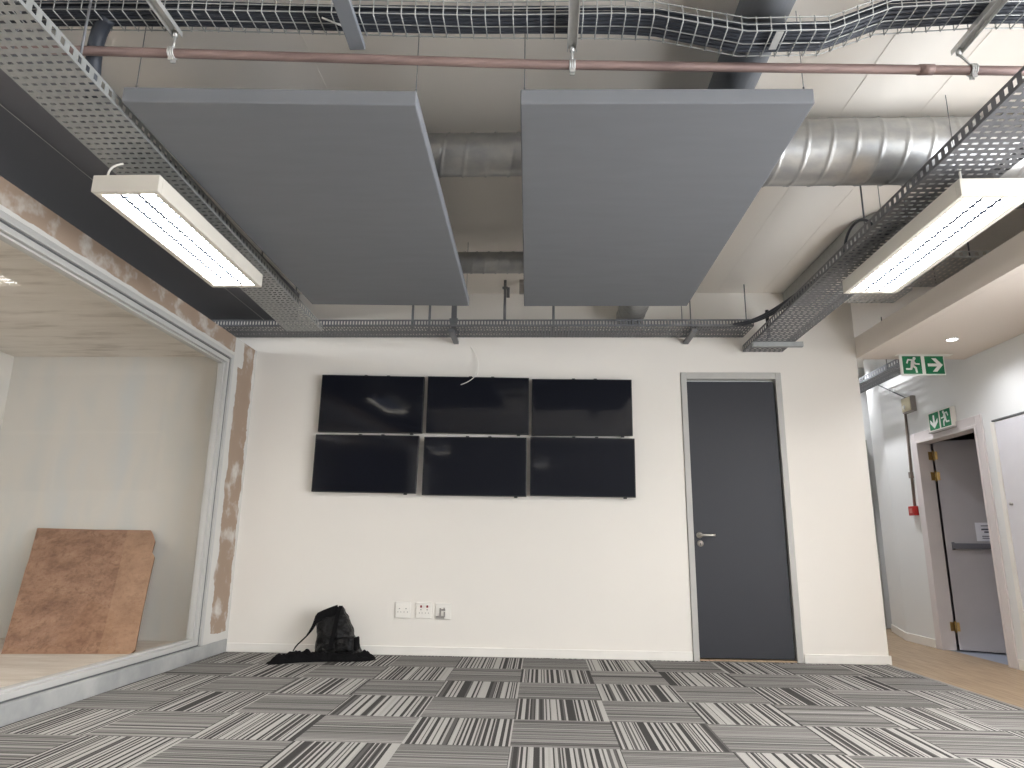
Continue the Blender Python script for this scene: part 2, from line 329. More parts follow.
bb.hexa([(RX-.014,7.5,0),(RX,7.5,0),(3.98,8.3,0),(3.966,8.3,0)], [(RX-.014,7.5,.08),(RX,7.5,.08),(3.98,8.3,.08),(3.966,8.3,.08)])
struct('baseboard_right', bb, M['trim'], bevel=.003)

# ------------------------------------------------------------------ doors
d1 = thing('door_1', 'dark slate flush door with grey frame in the white back wall', 'door', (1.675, Y, 0)); d1['kind'] = 'structure'; del d1['category']
f = MB(); fw = .052
f.box(DX0+.002, DX0+fw, Y-.014, Y+.12, 0, DZ-.002).box(DX1-fw, DX1-.002, Y-.014, Y+.12, 0, DZ-.002).box(DX0+fw, DX1-fw, Y-.014, Y+.12, DZ-fw-.01, DZ-.002)
f.build('frame', M['frame_grey'], d1, bevel=.004)
MB().box(DX0+fw, DX1-fw, Y+.05, Y+.12, DZ-fw-.024, DZ-fw-.011).build('stop', M['signwhite'], d1)
leaf = MB().box(DX0+fw+.004, DX1-fw-.012, Y+.012, Y+.052, .022, DZ-fw-.028).build('leaf', M['slate'], d1, bevel=.002)
MB().box(DX0+fw, DX1-fw, Y-.005, Y+.12, 0.001, .014).build('threshold', M['oak'], d1)
h = MB(); hx, hz = 1.337, .995
h.disc((hx, Y+.012, hz), (0,-1,0), .026, .009); h.tube([(hx, Y+.003, hz), (hx, Y-.045, hz)], .009, 12)
h.tube(bez([(hx, Y-.045, hz), (hx+.02, Y-.052, hz), (hx+.12, Y-.048, hz)], 8), .009, 12)
h.build('handle', M['steel'], leaf, label='satin steel lever handle')
h = MB(); h.disc((hx+.004, Y+.012, hz-.068), (0,-1,0), .026, .009); h.cur = 1; h.box(hx, hx+.008, Y+.0015, Y+.003, hz-.084, hz-.062); h.build('key_escutcheon', [M['steel'], M['black']], leaf)

d2 = thing('door_2', 'pale grey fire door standing open into the lobby', 'door', (RX, 6.8, 0)); d2['kind'] = 'structure'; del d2['category']
f = MB()
for y0, y1, z0, z1 in ((EY0-.075, EY0+.004, 0, EZ+.075), (EY1-.004, EY1+.075, 0, EZ+.075), (EY0+.004, EY1-.004, EZ-.004, EZ+.075)):
    f.box(RX-.016, RX-.0005, y0, y1, z0, z1)
for y0, y1, z0, z1 in ((EY0+.001, EY0+.03, 0, EZ-.001), (EY1-.03, EY1-.001, 0, EZ-.001), (EY0+.03, EY1-.03, EZ-.03, EZ-.001)):
    f.box(RX-.02, RX+.115, y0, y1, z0, z1)
f.build('frame', plain('mauve_white_frame', (214, 206, 204), .5), d2, bevel=.004)
HG = Vector((3.848, 6.815, 0)); ld = Vector((.884, -.467, 0)).normalized(); ln = Vector((-.467, -.884, 0)).normalized()
def onleaf(mb, u0, u1, n0, n1, z0, z1):
    b = [HG+ld*u0+ln*n0, HG+ld*u0+ln*n1, HG+ld*u1+ln*n1, HG+ld*u1+ln*n0]
    b = [b[0], b[1], b[2], b[3]]
    return mb.hexa([p+Vector((0,0,z0)) for p in b], [p+Vector((0,0,z1)) for p in b])
leaf2 = onleaf(MB(), .004, .86, -.042, 0, .008, 1.94).build('leaf', plain('grey_door_paint', (176, 172, 176), .55), d2, bevel=.003)
bar = MB(); onleaf(bar, .05, .80, .018, .05, .915, .965); onleaf(bar, .05, .075, 0.001, .02, .905, .975); onleaf(bar, .76, .80, 0.001, .02, .905, .975)
bar.build('panic_bar', plain('dark_grey_bar', (96, 96, 104), .4, .3), leaf2, bevel=.003)
for z in (.21, 1.60, 1.80):
    hg = MB(); hg.tube([HG+ld*-.004+ln*.006+Vector((0,0,z-.05)), HG+ld*-.004+ln*.006+Vector((0,0,z+.05))], .008, 10)
    onleaf(hg, .006, .03, 0.0, .003, z-.04, z+.04); hg.box(HG.x-.04, HG.x-.006, 6.832, 6.838, z-.04, z+.04); hg.build('hinge', M['brass'], d2)
pp = MB(); onleaf(pp, .255, .46, .0005, .0025, .985, 1.155); pap = pp.build('notice', M['paper'], None)
tag(pap, 'white paper notice taped to the open fire door above its bar', 'notice')
for z, a_, b_, hh in ((1.125, .30, .42, .004), (1.092, .30, .40, .007), (1.068, .32, .39, .007), (1.03, .30, .43, .004), (1.012, .30, .42, .004)):
    ik = MB(); onleaf(ik, a_, b_, .0026, .0031, z-hh, z+hh); ik.build('print_line', M['ink'], pap)

d3 = thing('door_3', 'white flush cupboard door right of the fire door', 'door', (RX, 5.1, 0)); d3['kind'] = 'structure'; del d3['category']
leaf3 = MB().box(RX-.012, RX-.001, 4.58, 5.665, .0, 1.93).build('leaf', plain('lilac_white_paint', (222, 220, 224), .55), d3, bevel=.002)
MB().box(RX-.018, RX-.001, 4.55, 5.69, 1.932, 1.946).build('gap', M['darkgap'], d3)
MB().box(RX-.018, RX-.001, 5.668, 5.715, 0, 1.93).build('frame', M['trim'], d3, bevel=.003)
MB().disc((RX-.012, 5.60, 1.26), (-1,0,0), .011, .02, 14).build('knob', M['greyplastic'], leaf3)

d4 = thing('door_4', 'white door with lever handle at the far end of the corridor', 'door', (3.9, 8.6, 0)); d4['kind'] = 'structure'; del d4['category']
leaf4 = MB().box(3.2, 3.93, 8.54, 8.58, .01, 2.12).build('leaf', M['trim'], d4, bevel=.003)
MB().box(3.94, 4.03, 8.53, 8.6, 0, 2.22).box(3.1, 3.94, 8.53, 8.6, 2.13, 2.22).build('frame', plain('pale_grey_frame', (186, 184, 178), .5), d4, bevel=.003)  # frame in one even grey, darker than the leaf
h = MB(); h.box(3.865, 3.905, 8.53, 8.539, 1.0, 1.2); h.tube([(3.885, 8.53, 1.13), (3.885, 8.49, 1.13), (3.79, 8.485, 1.13)], .009, 8); h.build('handle', M['steel'], leaf4)

# ------------------------------------------------------------------ video wall
scr = {  # corners TL TR BR BL as (x, z) on the wall
 'a': [(-1.969,2.364),(-1.043,2.347),(-1.046,1.837),(-1.974,1.846)], 'b': [(-1.013,2.353),(-.110,2.340),(-.109,1.833),(-1.013,1.843)], 'c': [(-.083,2.331),(.795,2.327),(.793,1.827),(-.086,1.825)],
 'd': [(-1.984,1.822),(-1.066,1.815),(-1.079,1.314),(-1.989,1.322)], 'e': [(-1.023,1.807),(-.127,1.806),(-.126,1.297),(-1.025,1.302)], 'f': [(-.094,1.813),(.807,1.803),(.804,1.298),(-.094,1.306)]}
names = {'a': 'black flat screen, top left of the six on the white wall', 'b': 'black flat screen, top middle of the six, with the thin white cord over its edge',
 'c': 'black flat screen, top right of the six on the white wall', 'd': 'black flat screen, bottom left of the six on the white wall',
 'e': 'black flat screen, bottom middle of the six on the white wall', 'f': 'black flat screen, bottom right of the six, nearest the door'}
ztilt = {'a': .012, 'b': .006, 'c': .004, 'd': .012, 'e': .006, 'f': .004}
for kx, q in scr.items():
    cx = sum(p[0] for p in q)/4; cz = sum(p[1] for p in q)/4
    t = thing('wall_screen', names[kx], 'screen', (cx, Y, q[3][1]), 'video wall screens')
    ty_ = ztilt[kx]
    def P(p, y): return (p[0], Y-y-(ty_ if p[1] > cz else 0), p[1])
    order = [q[3], q[2], q[1], q[0]]
    ins = lambda p, e: (p[0]+(e if p[0] < cx else -e), p[1]+(e if p[1] < cz else -e))
    a = MB(); bk = [P(p, .03) for p in order]; fr = [P(p, .065) for p in order]
    a.add(bk+fr, [(0,1,2,3),(7,6,5,4),(0,4,5,1),(1,5,6,2),(2,6,7,3),(3,7,4,0)]); a.build('housing', M['black'], t, bevel=.003)
    a = MB(); o1 = [P(ins(p, .008), .0655) for p in order]; o2 = [P(ins(p, .008), .0667) for p in order]
    a.add(o1+o2, [(0,1,2,3),(7,6,5,4),(0,4,5,1),(1,5,6,2),(2,6,7,3),(3,7,4,0)]); a.build('screen', M['screen'], t)
    for fx0 in (.42, .64):
        bx = lerp(q[0][0], q[1][0], fx0); zt = lerp(q[0][1], q[1][1], fx0)
        MB().box(bx-.013, bx+.013, Y-.045, Y-.001, q[3][1]+.03, zt+.012).build('mount_rail', M['black'], t)
    bx = lerp(q[3][0], q[2][0], .9); zb = lerp(q[3][1], q[2][1], .9)
    MB().box(bx-.014, bx+.014, Y-.06, Y-.035, zb-.012, zb+.002).build('clip', M['black'], t)
c = MB(); c.tube(bez([(-.645,Y-.004,2.645),(-.54,Y-.02,2.52),(-.52,Y-.09,2.36),(-.62,Y-.10,2.30),(-.715,Y-.085,2.272)], 18), .004, 6)
tag(c.build('cord', M['whiteplastic']), 'thin white cord hanging from the wall over the top middle screen', 'cord')

# ------------------------------------------------------------------ sockets
def plate(x0, x1, z0, z1, label):
    t = thing('socket_plate', label, 'socket', ((x0+x1)/2, Y, z0), 'wall sockets')
    MB().box(x0, x1, Y-.012, Y-.0005, z0, z1).build('plate', M['whiteplastic'], t, bevel=.003); return t
t = plate(-1.214, -1.086, .29, .42, 'white double socket plate, left of the three, with plain switches'); w_ = .128
a = MB()
for dx in (.035, .093): MB().box(-1.214+dx-.012, -1.214+dx+.012, Y-.015, Y-.0125, .39, .402).build('switch', M['trim'], t)
for dx in (.03, .085): MB().box(-1.214+dx, -1.214+dx+.01, Y-.0135, Y-.0122, .362, .369).build('socket_hole', M['greyplastic'], t)
for dx in (.02, .045, .072, .1): MB().box(-1.214+dx, -1.214+dx+.006, Y-.0135, Y-.0122, .335, .343).build('socket_hole', M['greyplastic'], t)
t = plate(-1.039, -.911, .29, .42, 'white double socket plate with two red switches, middle of the three')
for dx in (.034, .086): MB().box(-1.039+dx, -1.039+dx+.014, Y-.016, Y-.0125, .376, .394).build('switch', M['redneon'], t, label='red switch')
a = MB()
for dx in (.036, .088): MB().box(-1.039+dx, -1.039+dx+.009, Y-.0135, Y-.0122, .355, .364).build('socket_hole', M['greyplastic'], t)
for dx in (.026, .048, .076, .102): MB().box(-1.039+dx, -1.039+dx+.006, Y-.0135, Y-.0122, .33, .337).build('socket_hole', M['greyplastic'], t)
t = plate(-.876, -.745, .287, .415, 'white wall plate with grey broken insert, right of the three')
a = MB(); a.box(-.842, -.828, Y-.02, Y-.0125, .305, .375).box(-.806, -.795, Y-.02, Y-.0125, .305, .345).box(-.842, -.795, Y-.018, Y-.0125, .355, .366).box(-.87, -.80, Y-.018, Y-.0125, .292, .312).box(-.808, -.80, Y-.018, Y-.0125, .362, .378)
a.build('insert', M['greyplastic'], t)

# ------------------------------------------------------------------ backpack and cloth
bp = thing('backpack', 'slumped black leather backpack leaning against the white wall', 'backpack', (-1.62, 5.72, .0))
rings = [(z_, a_-.02, b_-.012, c_) for z_, a_, b_, c_ in [(.0,-1.77,-1.46,.10),(.03,-1.79,-1.43,.13),(.1,-1.785,-1.46,.135),(.16,-1.785,-1.495,.125),(.235,-1.80,-1.53,.11),(.295,-1.80,-1.562,.09),(.325,-1.76,-1.58,.065),(.352,-1.70,-1.598,.042),(.374,-1.66,-1.61,.022),(.382,-1.645,-1.618,.008)]]
def ring_interp(z):
    for a_, b_ in zip(rings, rings[1:]):
        if z <= b_[0]: tt = (z-a_[0])/(b_[0]-a_[0]); return [lerp(a_[i], b_[i], tt) for i in (1,2,3)]
    return rings[-1][1:]
a = MB(); a.smooth = True; NS, NZ = 40, 30; vs = []
for j in range(NZ+1):
    z = .382*j/NZ; xl, xr, dp = ring_interp(z); cx = (xl+xr)/2; hw = (xr-xl)/2; cy = 5.755+.05*(z/.4)
    for i in range(NS):
        t_ = 2*math.pi*i/NS; c_, s_ = math.cos(t_), math.sin(t_); p = .72
        x = cx+hw*math.copysign(abs(c_)**p, c_); y = cy+dp*math.copysign(abs(s_)**p, s_)
        nn = noise.noise(Vector((x*9, y*9, z*14)))*.014+noise.noise(Vector((x*22, y*22, z*34+5)))*.007
        x += c_*nn; y += s_*nn*1.3
        vs.append((x, min(y, 5.905), z))
fs = [(j*NS+i, j*NS+(i+1) % NS, (j+1)*NS+(i+1) % NS, (j+1)*NS+i) for j in range(NZ) for i in range(NS)]+[tuple(range(NS))[::-1], tuple(NZ*NS+i for i in range(NS))]
a.add(vs, fs); a.build('body', M['leather'], bp)
a = MB(); a.smooth = True; vs = []   # bulging front pocket
for j in range(9):
    for i in range(13):
        u_, v_ = i/12*2-1, j/8*2-1; e = max(0, (1-u_**4)*(1-v_**4))
        vs.append((-1.555+u_*.075, 5.652-.035*e**.5, .105+v_*.06+.008*u_))
a.add(vs, [(j*13+i, j*13+i+1, (j+1)*13+i+1, (j+1)*13+i) for j in range(8) for i in range(12)]); a.build('pocket', M['leather'], bp, solid=.006)
a = MB(); pts = [(-1.635,5.785,.39),(-1.638,5.735,.355),(-1.64,5.70,.29),(-1.64,5.665,.22),(-1.65,5.637,.14),(-1.652,5.622,.08)]
vs = []
for p in pts: vs += [(p[0]-.016, p[1]-.008, p[2]), (p[0]+.016, p[1]-.008, p[2])]
a.add(vs, [(2*i, 2*i+1, 2*i+3, 2*i+2) for i in range(len(pts)-1)]); a.build('front_strap', M['cloth'], bp, solid=.006)
a = MB(); path = [Vector(p_) for p_ in ((-1.645,5.745,.368),(-1.69,5.73,.352),(-1.745,5.715,.33),(-1.79,5.705,.308),(-1.808,5.70,.29),(-1.818,5.698,.26),(-1.83,5.695,.23),(-1.85,5.69,.195),(-1.875,5.685,.16),(-1.905,5.68,.13),(-1.93,5.67,.105),(-1.948,5.66,.08),(-1.958,5.65,.055),(-1.96,5.645,.03))]; vs = []
for i, p in enumerate(path):
    wd = lerp(.034, .006, min(1, max(0, i-3)/5)); vs += [tuple(p+Vector((-.3*wd, 0, wd))), tuple(p-Vector((-.3*wd, 0, wd)))]
a.add(vs, [(2*i, 2*i+1, 2*i+3, 2*i+2) for i in range(len(path)-1)]); a.build('shoulder_strap', M['cloth'], bp, solid=.007)
a = MB(); a.hexa([(-1.50,5.68,.06),(-1.455,5.68,.06),(-1.455,5.78,.06),(-1.50,5.78,.06)], [(-1.505,5.69,.15),(-1.462,5.69,.165),(-1.462,5.77,.165),(-1.505,5.77,.15)]); a.build('side_pocket', M['cloth'], bp, bevel=.012)

a = MB(); a.smooth = True; NX, NY = 72, 26; vs = []
for j in range(NY+1):
    for i in range(NX+1):
        u_ = i/NX; v_ = j/NY*2-1; x = lerp(-2.075, -1.30, u_)
        cy = (lerp(5.425, 5.53, u_/.3) if u_ < .3 else lerp(5.53, 5.665, (u_-.3)/.7))+.012*math.sin(u_*9); hw = (.085+.035*math.sin(u_*7+1)+.03*noise.noise(Vector((u_*5, 0, 3))))*min(1, (u_*12)**.5, ((1-u_)*10)**.5+.02)
        y = cy+v_*hw+.012*noise.noise(Vector((u_*14, v_*2, 1)))
        e = (1-abs(v_)**2.4)
        hgt = .042+.026*noise.noise(Vector((u_*6, v_*1.5, 9)))+.03*math.exp(-((u_-.36)/.12)**2)+.008*math.exp(-((u_-.8)/.2)**2)+.03*math.exp(-((u_-.13)/.05)**2)*math.exp(-((v_+.4)/.4)**2)
        fold = .030*noise.noise(Vector((x*17+y*6, y*26, 2)))+.018*noise.noise(Vector((x*40, y*44, 4)))
        z = max(.004, e**.6*(hgt+fold)*min(1, (u_*9)**.5, ((1-u_)*9)**.5))
        vs.append((x, y, z))
top = [(j*(NX+1)+i, j*(NX+1)+i+1, (j+1)*(NX+1)+i+1, (j+1)*(NX+1)+i) for j in range(NY) for i in range(NX)]
a.add(vs, top)
nb = len(vs); a.add([(v_[0], v_[1], .001) for v_ in vs], [f_[::-1] for f_ in top])
tag(a.build('garment', M['cloth']), 'crumpled black cloth garment lying on the carpet around the backpack', 'garment')

# ------------------------------------------------------------------ plywood offcut behind the pane
pl = [(-3.815,4.95,.103),(-2.905,5.065,.103),(-2.895,5.075,.14)]
def onply(u_, v_):   # u along the foot, v up the board
    bl, br = Vector((-3.80,4.95,.101)), Vector((-2.905,5.063,.101)); tl, tr_ = Vector((-4.245,5.69,.983)), Vector((-3.20,5.69,.975))
    return bl.lerp(br, u_).lerp(tl.lerp(tr_, u_), v_)
edge = [(0,0),(.97,0),(1,.03),(1,.30),(1.005,.55),(1.012,.76),(.985,.80),(.992,.90),(.965,.965),(.94,1),(.5,.996),(0,1.0),(.004,.7),(-.002,.64),(0,.3)]
a = MB(); nrm = (onply(1,0)-onply(0,0)).cross(onply(0,1)-onply(0,0)).normalized(); n_ = len(edge)
fr = [onply(*e)+nrm*0.0 for e in edge]; bk = [p-nrm*.016 for p in fr]
a.add(fr+bk, [tuple(range(n_)), tuple(range(n_, 2*n_))[::-1]]); a.cur = 1; a.add(fr+bk, [(i, n_+i, n_+(i+1) % n_, (i+1) % n_) for i in range(n_)])
o = a.build('plywood_board', [M['ply'], M['plyedge']]); tag(o, 'worn brown plywood board with a broken corner leaning behind the glass', 'board')

# ------------------------------------------------------------------ hanging acoustic panels
def acoustic(n0, n1, f1, f0, label):   # near left, near right, far right, far left corners
    z0, z1 = 2.66, 2.73
    t = thing('acoustic_panel', label, 'ceiling panel', ((n0[0]+n1[0])/2, (n0[1]+f0[1])/2, z0), 'hanging acoustic panels')
    MB().hexa([(*p, z0) for p in (n0, n1, f1, f0)], [(*p, z1) for p in (n0, n1, f1, f0)]).build('panel', M['fabric'], t, bevel=.006)
    for c, d in ((n0, (.015, .06)), (n1, (-.015, .06)), (f1, (-.015, -.06)), (f0, (.015, -.06))):
        x, y = c[0]+d[0], c[1]+d[1]
        q = MB(); q.tube([(x, y, z1+.001), (x, y, ZC-.001)], .0018, 6); q.tube([(x, y, z1+.001), (x, y, z1+.05)], .004, 6); q.build('wire', M['galvdark'], t)
acoustic((-1.745, 2.40), (-.523, 2.455), (-.552, 4.885), (-1.75, 4.84), 'large grey fabric acoustic panel hanging on the left')
acoustic((-.09, 2.455), (1.112, 2.48), (1.093, 4.895), (-.133, 4.89), 'large grey fabric acoustic panel hanging on the right, toward the door')

# ------------------------------------------------------------------ fluorescent fittings
def fitting(x0, x1, y0, y1, label, cordx, room=None):
    z0, z1 = (2.46, 2.545) if room is None else (room-.087, room-.002)
    t = thing('ceiling_light', label, 'ceiling light', ((x0+x1)/2, (y0+y1)/2, z0), 'fluorescent ceiling lights')
    a = MB(); e = .032
    a.box(x0, x1, y0, y0+e, z0, z1).box(x0, x1, y1-e, y1, z0, z1).box(x0, x0+e, y0+e, y1-e, z0, z1).box(x1-e, x1, y0+e, y1-e, z0, z1).box(x0+e, x1-e, y0+e, y1-e, z1-.006, z1)
    a.build('housing', M['white_metal'], t, bevel=.003)
    MB().box(x0+e+.001, x1-e-.001, y0+e+.001, y1-e-.001, z0+.022, z0+.026).build('diffuser', M['tube'], t)
    ws = (x1-x0-2*e)
    for fr_ in (1/3, 2/3):
        xx = x0+e+ws*fr_; MB().box(xx-.0024, xx+.0024, y0+e, y1-e, z0+.002, z0+.012).build('divider', M['divider'], t)
    nl = 22
    for i in range(1, nl):
        yy = lerp(y0+e, y1-e, i/nl); MB().box(x0+e+.002, x1-e-.002, yy-.0012, yy+.0012, z0+.011, z0+.020).build('louvre_blade', M['louvre'], t)
    if room is not None: return
    a = MB(); a.tube(bez([(cordx, y0+.03, z1), (cordx-.01, y0+.03, z1+.06), (cordx+.02, y0+.05, z1+.085), (cordx+.035, y0+.07, z1+.10)], 10), .005, 8)
    a.build('cord', M['whiteplastic'], t)
    for y in (y0+.25, y1-.25):
        a = MB(); a.tube([((x0+x1)/2, y, z1), ((x0+x1)/2, y, ZC-.001)], .002, 6); a.build('wire', M['galvdark'], t)
fitting(-2.09, -1.772, 2.775, 3.98, 'lit white fluorescent fitting below the left cable tray', -2.04)
fitting(1.90, 2.222, 2.88, 4.12, 'lit white fluorescent fitting below the right cable tray', 1.93)
fitting(-2.09, -1.772, -1.6, -.4, 'unseen lit white fluorescent fitting behind the viewer on the left', -2.04)  # unseen, added for room light and its reflection in the screens
fitting(1.90, 2.222, -1.6, -.4, 'unseen lit white fluorescent fitting behind the viewer on the right', 1.93)  # unseen twin, likewise added for light and screen reflections

fitting(-.16, .16, -3.4, -2.2, 'added unseen fluorescent fitting far behind the viewer in the middle', -.1)  # out of view, added to raise the room's light level
fitting(-3.9, -3.58, -.9, .3, 'added unseen fluorescent fitting inside the glazed room beside the viewer', -3.8, room=2.49)  # out of view, added to brighten the glazed room
# ------------------------------------------------------------------ perforated cable trays
def perf(mb, P, L, W, nl, nw, su, sv, stagger=True):
    """a plate of nl x nw cells, each with a slot su x sv of its cell; P(s, t) maps metres along/across to a point"""
    dl, dw = L/nl, W/nw
    for i in range(nl):
        for j in range(nw):
            a0, a1 = i*dl, (i+1)*dl; b0, b1 = j*dw, (j+1)*dw
            am, bm = (a0+a1)/2, (b0+b1)/2
            if stagger and i % 2: bm += dw*.22
            ha, hb = dl*su/2, dw*sv/2
            o_ = [(a0,b0),(a1,b0),(a1,b1),(a0,b1)]; i_ = [(am-ha,bm-hb),(am+ha,bm-hb),(am+ha,bm+hb),(am-ha,bm+hb)]
            mb.add([P(*q) for q in o_+i_], [(0,1,5,4),(1,2,6,5),(2,3,7,6),(3,0,4,7)])
def tray(label, a0, a1, b0, b1, z, zf, nl, nw, mat, height=.055, rp=.05):
    """a0-a1 = near/first edge ends (left), b0-b1 = the other edge; the bottom at z, far end at zf"""
    A0, A1, B0, B1 = map(Vector, ((*a0, z), (*a1, zf), (*b0, z), (*b1, zf)))
    L = (A1-A0).length; W = (B0-A0).length
    t = thing('cable_tray', label, 'cable tray', (A0+B1)/2, 'perforated steel cable trays')
    P = lambda s_, w_: A0.lerp(A1, s_/L).lerp(B0.lerp(B1, s_/L), w_/W)
    m = MB(); perf(m, P, L, W, nl, nw, .36, .62); m.build('bottom_plate', mat, t, solid=.0015)
    for C0, C1 in ((A0, A1), (B0, B1)):
        m = MB(); Q = lambda s_, h_: C0.lerp(C1, s_/L)+Vector((0, 0, h_)); perf(m, Q, L, height, max(2, int(L/rp)), 1, .45, .5, False)
        m.build('side_rail', mat, t, solid=.0015)
    return t
def hanger(t, x, y, z0, r=.005, mat='galvdark', name='hanger_rod', z1=None):
    a = MB(); a.tube([(x, y, z0), (x, y, (z1 or ZC)-.001)], r, 8); a.build(name, M[mat], t)
tl_ = tray('grey perforated cable tray running toward the back wall on the left', (-2.05,.9), (-2.205,5.54), (-1.735,.9), (-1.895,5.54), 2.655, 2.672, 112, 8, M['galv'])
for y in (2.2, 4.6):
    hanger(tl_, -2.07, y, 2.66); hanger(tl_, -1.79, y, 2.66)
tr2 = tray('grey perforated cable tray running toward the back wall on the right, beside the door', (1.80,1.0), (1.80,5.925), (2.145,1.0), (2.145,5.925), 2.60, 2.60, 118, 8, M['galvdark'], .06)
MB().box(1.79, 2.21, 5.60, 5.64, 2.556, 2.598).build('strut', M['galv'], tr2, bevel=.002)
hanger(tr2, 1.86, 3.68, 2.602); hanger(tr2, 2.10, 3.68, 2.602)
tb = tray('grey perforated cable tray running along the top of the back wall', (-3.4,5.575), (1.80,5.575), (-3.4,5.90), (1.80,5.90), 2.728, 2.728, 200, 5, M['galvdark'], .06, .026)
for x in (-1.153, -1.0): hanger(tb, x, 5.74, 2.73, .011, 'galvdark')
hanger(tb, .105, 5.74, 2.73, .011); hanger(tb, 1.30, 5.70, 2.73, .005); hanger(tb, 1.225, 5.70, 2.73, .004); hanger(tb, 1.785, 5.72, 2.73, .005)
a = MB(); a.box(-.80, -.755, 5.70, 5.74, 2.69, ZC-.001).box(-.80, -.755, 5.56, 5.928, 2.67, 2.70).box(-.815, -.74, 5.69, 5.70, 2.80, 2.84); a.build('support_bracket', M['galvdark'], tb, bevel=.002)
a = MB(); a.box(1.275, 1.32, 5.56, 5.928, 2.672, 2.70); a.build('support_bracket', M['galvdark'], tb, bevel=.002)
for x, zt in ((-1.44, 2.84), (-.905, 2.86)):
    a = MB(); a.tube([(x, 5.80, 2.73), (x, 5.80, zt)], .004, 6); a.build('stud', M['galvdark'], tb)
tf = tray('perforated cable tray lying above the corridor soffit behind the right light', (2.56,4.50), (3.3,4.50), (2.56,5.05), (3.3,5.05), 2.87, 2.87, 18, 9, M['zinc'], .05)
tf2 = tray('short perforated cable tray piece behind the far end of the right light', (2.30,5.06), (2.86,5.06), (2.30,5.35), (2.86,5.35), 2.85, 2.85, 14, 6, M['zinc'], .03)
for y in (4.56, 4.99): hanger(tf, 3.0, y, 2.87)
for y in (5.08, 5.32): hanger(tf2, 2.5, y, 2.85)
tc = tray('dark perforated cable tray running down the corridor above the exit signs', (3.40,6.25), (3.40,8.55), (3.62,6.25), (3.62,8.55), 2.62, 2.62, 90, 5, M['galvdark'], .06)
for y in (6.6, 8.0): hanger(tc, 3.39, y, 2.62); hanger(tc, 3.63, y, 2.62)
for i, dx in enumerate((-.02, .02, .06)):
    a = MB(); a.tube(bez([(1.93+dx,3.5,2.64),(1.9+dx,4.3,2.66+.03*i),(1.84+dx,4.9,2.72),(1.83+dx,5.4,2.66),(1.76+dx*.3,5.70+dx*.6,2.78),(1.3,5.75+dx,2.76)], 24), .010, 8)
    tag(a.build('cable', M['cable']), 'black cable lying in the right cable tray and turning into the back tray', 'cable', 'black cables in the right tray')
a = MB(); a.tube([(1.977,5.75,2.68),(1.977,5.75,2.93)], .016, 10)
tag(a.build('cable_end', M['black']), 'short black capped cable end standing up where the trays meet', 'cable')
a = MB(); a.tube(bez([(1.84,3.55,2.64),(1.82,3.62,2.78),(1.82,3.85,2.78),(1.84,3.92,2.64)], 16), .008, 8)
tag(a.build('cable', M['cable']), 'looped black cable rising over the edge of the right tray', 'cable')

# ------------------------------------------------------------------ wire basket tray, its cables, the pipe and its hangers
bpath = [(-2.22,2.225,2.335,2.965),(-1.4,2.25,2.365,2.965),(-.25,2.30,2.425,2.955),(.30,2.30,2.44,2.952),(.45,2.30,2.435,2.94),(.80,2.29,2.43,2.848),(1.12,2.29,2.43,2.848),(1.36,2.285,2.43,2.94),(1.75,2.29,2.43,2.96),(2.7,2.31,2.45,2.965)]
def bat(x):
    for p, q in zip(bpath, bpath[1:]):
        if x <= q[0]:
            t_ = (x-p[0])/(q[0]-p[0]); return [lerp(p[i], q[i], t_) for i in (1,2,3)]
    return bpath[-1][1:]
bt = thing('wire_basket_tray', 'zinc wire basket cable tray running across the top under the ceiling', 'cable tray', (0, 2.36, 2.95))
a = MB(); r_ = .0026
def longi(fy, dz):
    pts = []; 
    for p, q in zip(bpath, bpath[1:]):
        pts.append((p[0], lerp(p[1], p[2], fy), p[3]+dz))
    p = bpath[-1]; pts.append((p[0], lerp(p[1], p[2], fy), p[3]+dz)); return pts
for fy, dz in ((0,0),(.5,0),(1,0),(0,.03),(0,.06),(1,.03),(1,.06)): a.tube(longi(fy, dz), r_, 5)
a.build('long_wires', M['wire'], bt)
a = MB(); x = -2.19
while x < 2.7:
    y0, y1, z = bat(x); a.tube([(x, y0, z+.066), (x, y0, z-.005), (x, y1, z-.005), (x, y1, z+.066)], r_, 5)
    x += .056
a.build('cross_wires', M['wire'], bt)
for x in (-.83, .92):
    y0, y1, z = bat(x); a = MB(); a.box(x-.014, x+.014, y0-.004, y1-.05, z-.012, z-.0075).build('joint_clip', M['zinc'], bt) if x > 0 else a.tube([(x-.06, y0+.02, z-.006), (x+.06, y0+.10, z-.006)], .004, 6).build('joint_clip', M['zinc'], bt)
for i in range(9):
    a = MB(); pts = []; up_ = .03 if i >= 6 else 0
    for s_ in range(61):
        x = lerp(-2.2, 2.65, s_/60); y0, y1, z = bat(x)
        pts.append((x, lerp(y0, y1, .14+.145*(i if i < 6 else (i-6)*1.3))+.001*math.sin(s_*.5+i*2), z+.014+up_+.003*math.sin(s_*.33+i)))
    a.tube(pts, .0085, 8)
    tag(a.build('cable', M['cable']), 'thick black cable lying in the wire basket under the ceiling', 'cable', 'black cables in the wire basket')
PY = [(-3,2.23),(-1.89,2.325),(-1.0,2.385),(.137,2.465),(1.491,2.522),(1.992,2.545),(3,2.585)]
def py(x):
    for p, q in zip(PY, PY[1:]):
        if x <= q[0]: return lerp(p[1], q[1], (x-p[0])/(q[0]-p[0]))-.02
a = MB(); a.tube([(x, py(x)+.02, 2.845) for x in (-2.7, -1.9, -1, 0, 1, 2, 2.75)], .019, 16)
for xx in (1.60,): a.tube([(xx-.03, py(xx)+.02, 2.845), (xx+.03, py(xx)+.02, 2.845)], .022, 16)
tag(a.build('pipe', M['copper']), 'brown copper pipe running across the room below the wire basket', 'pipe')
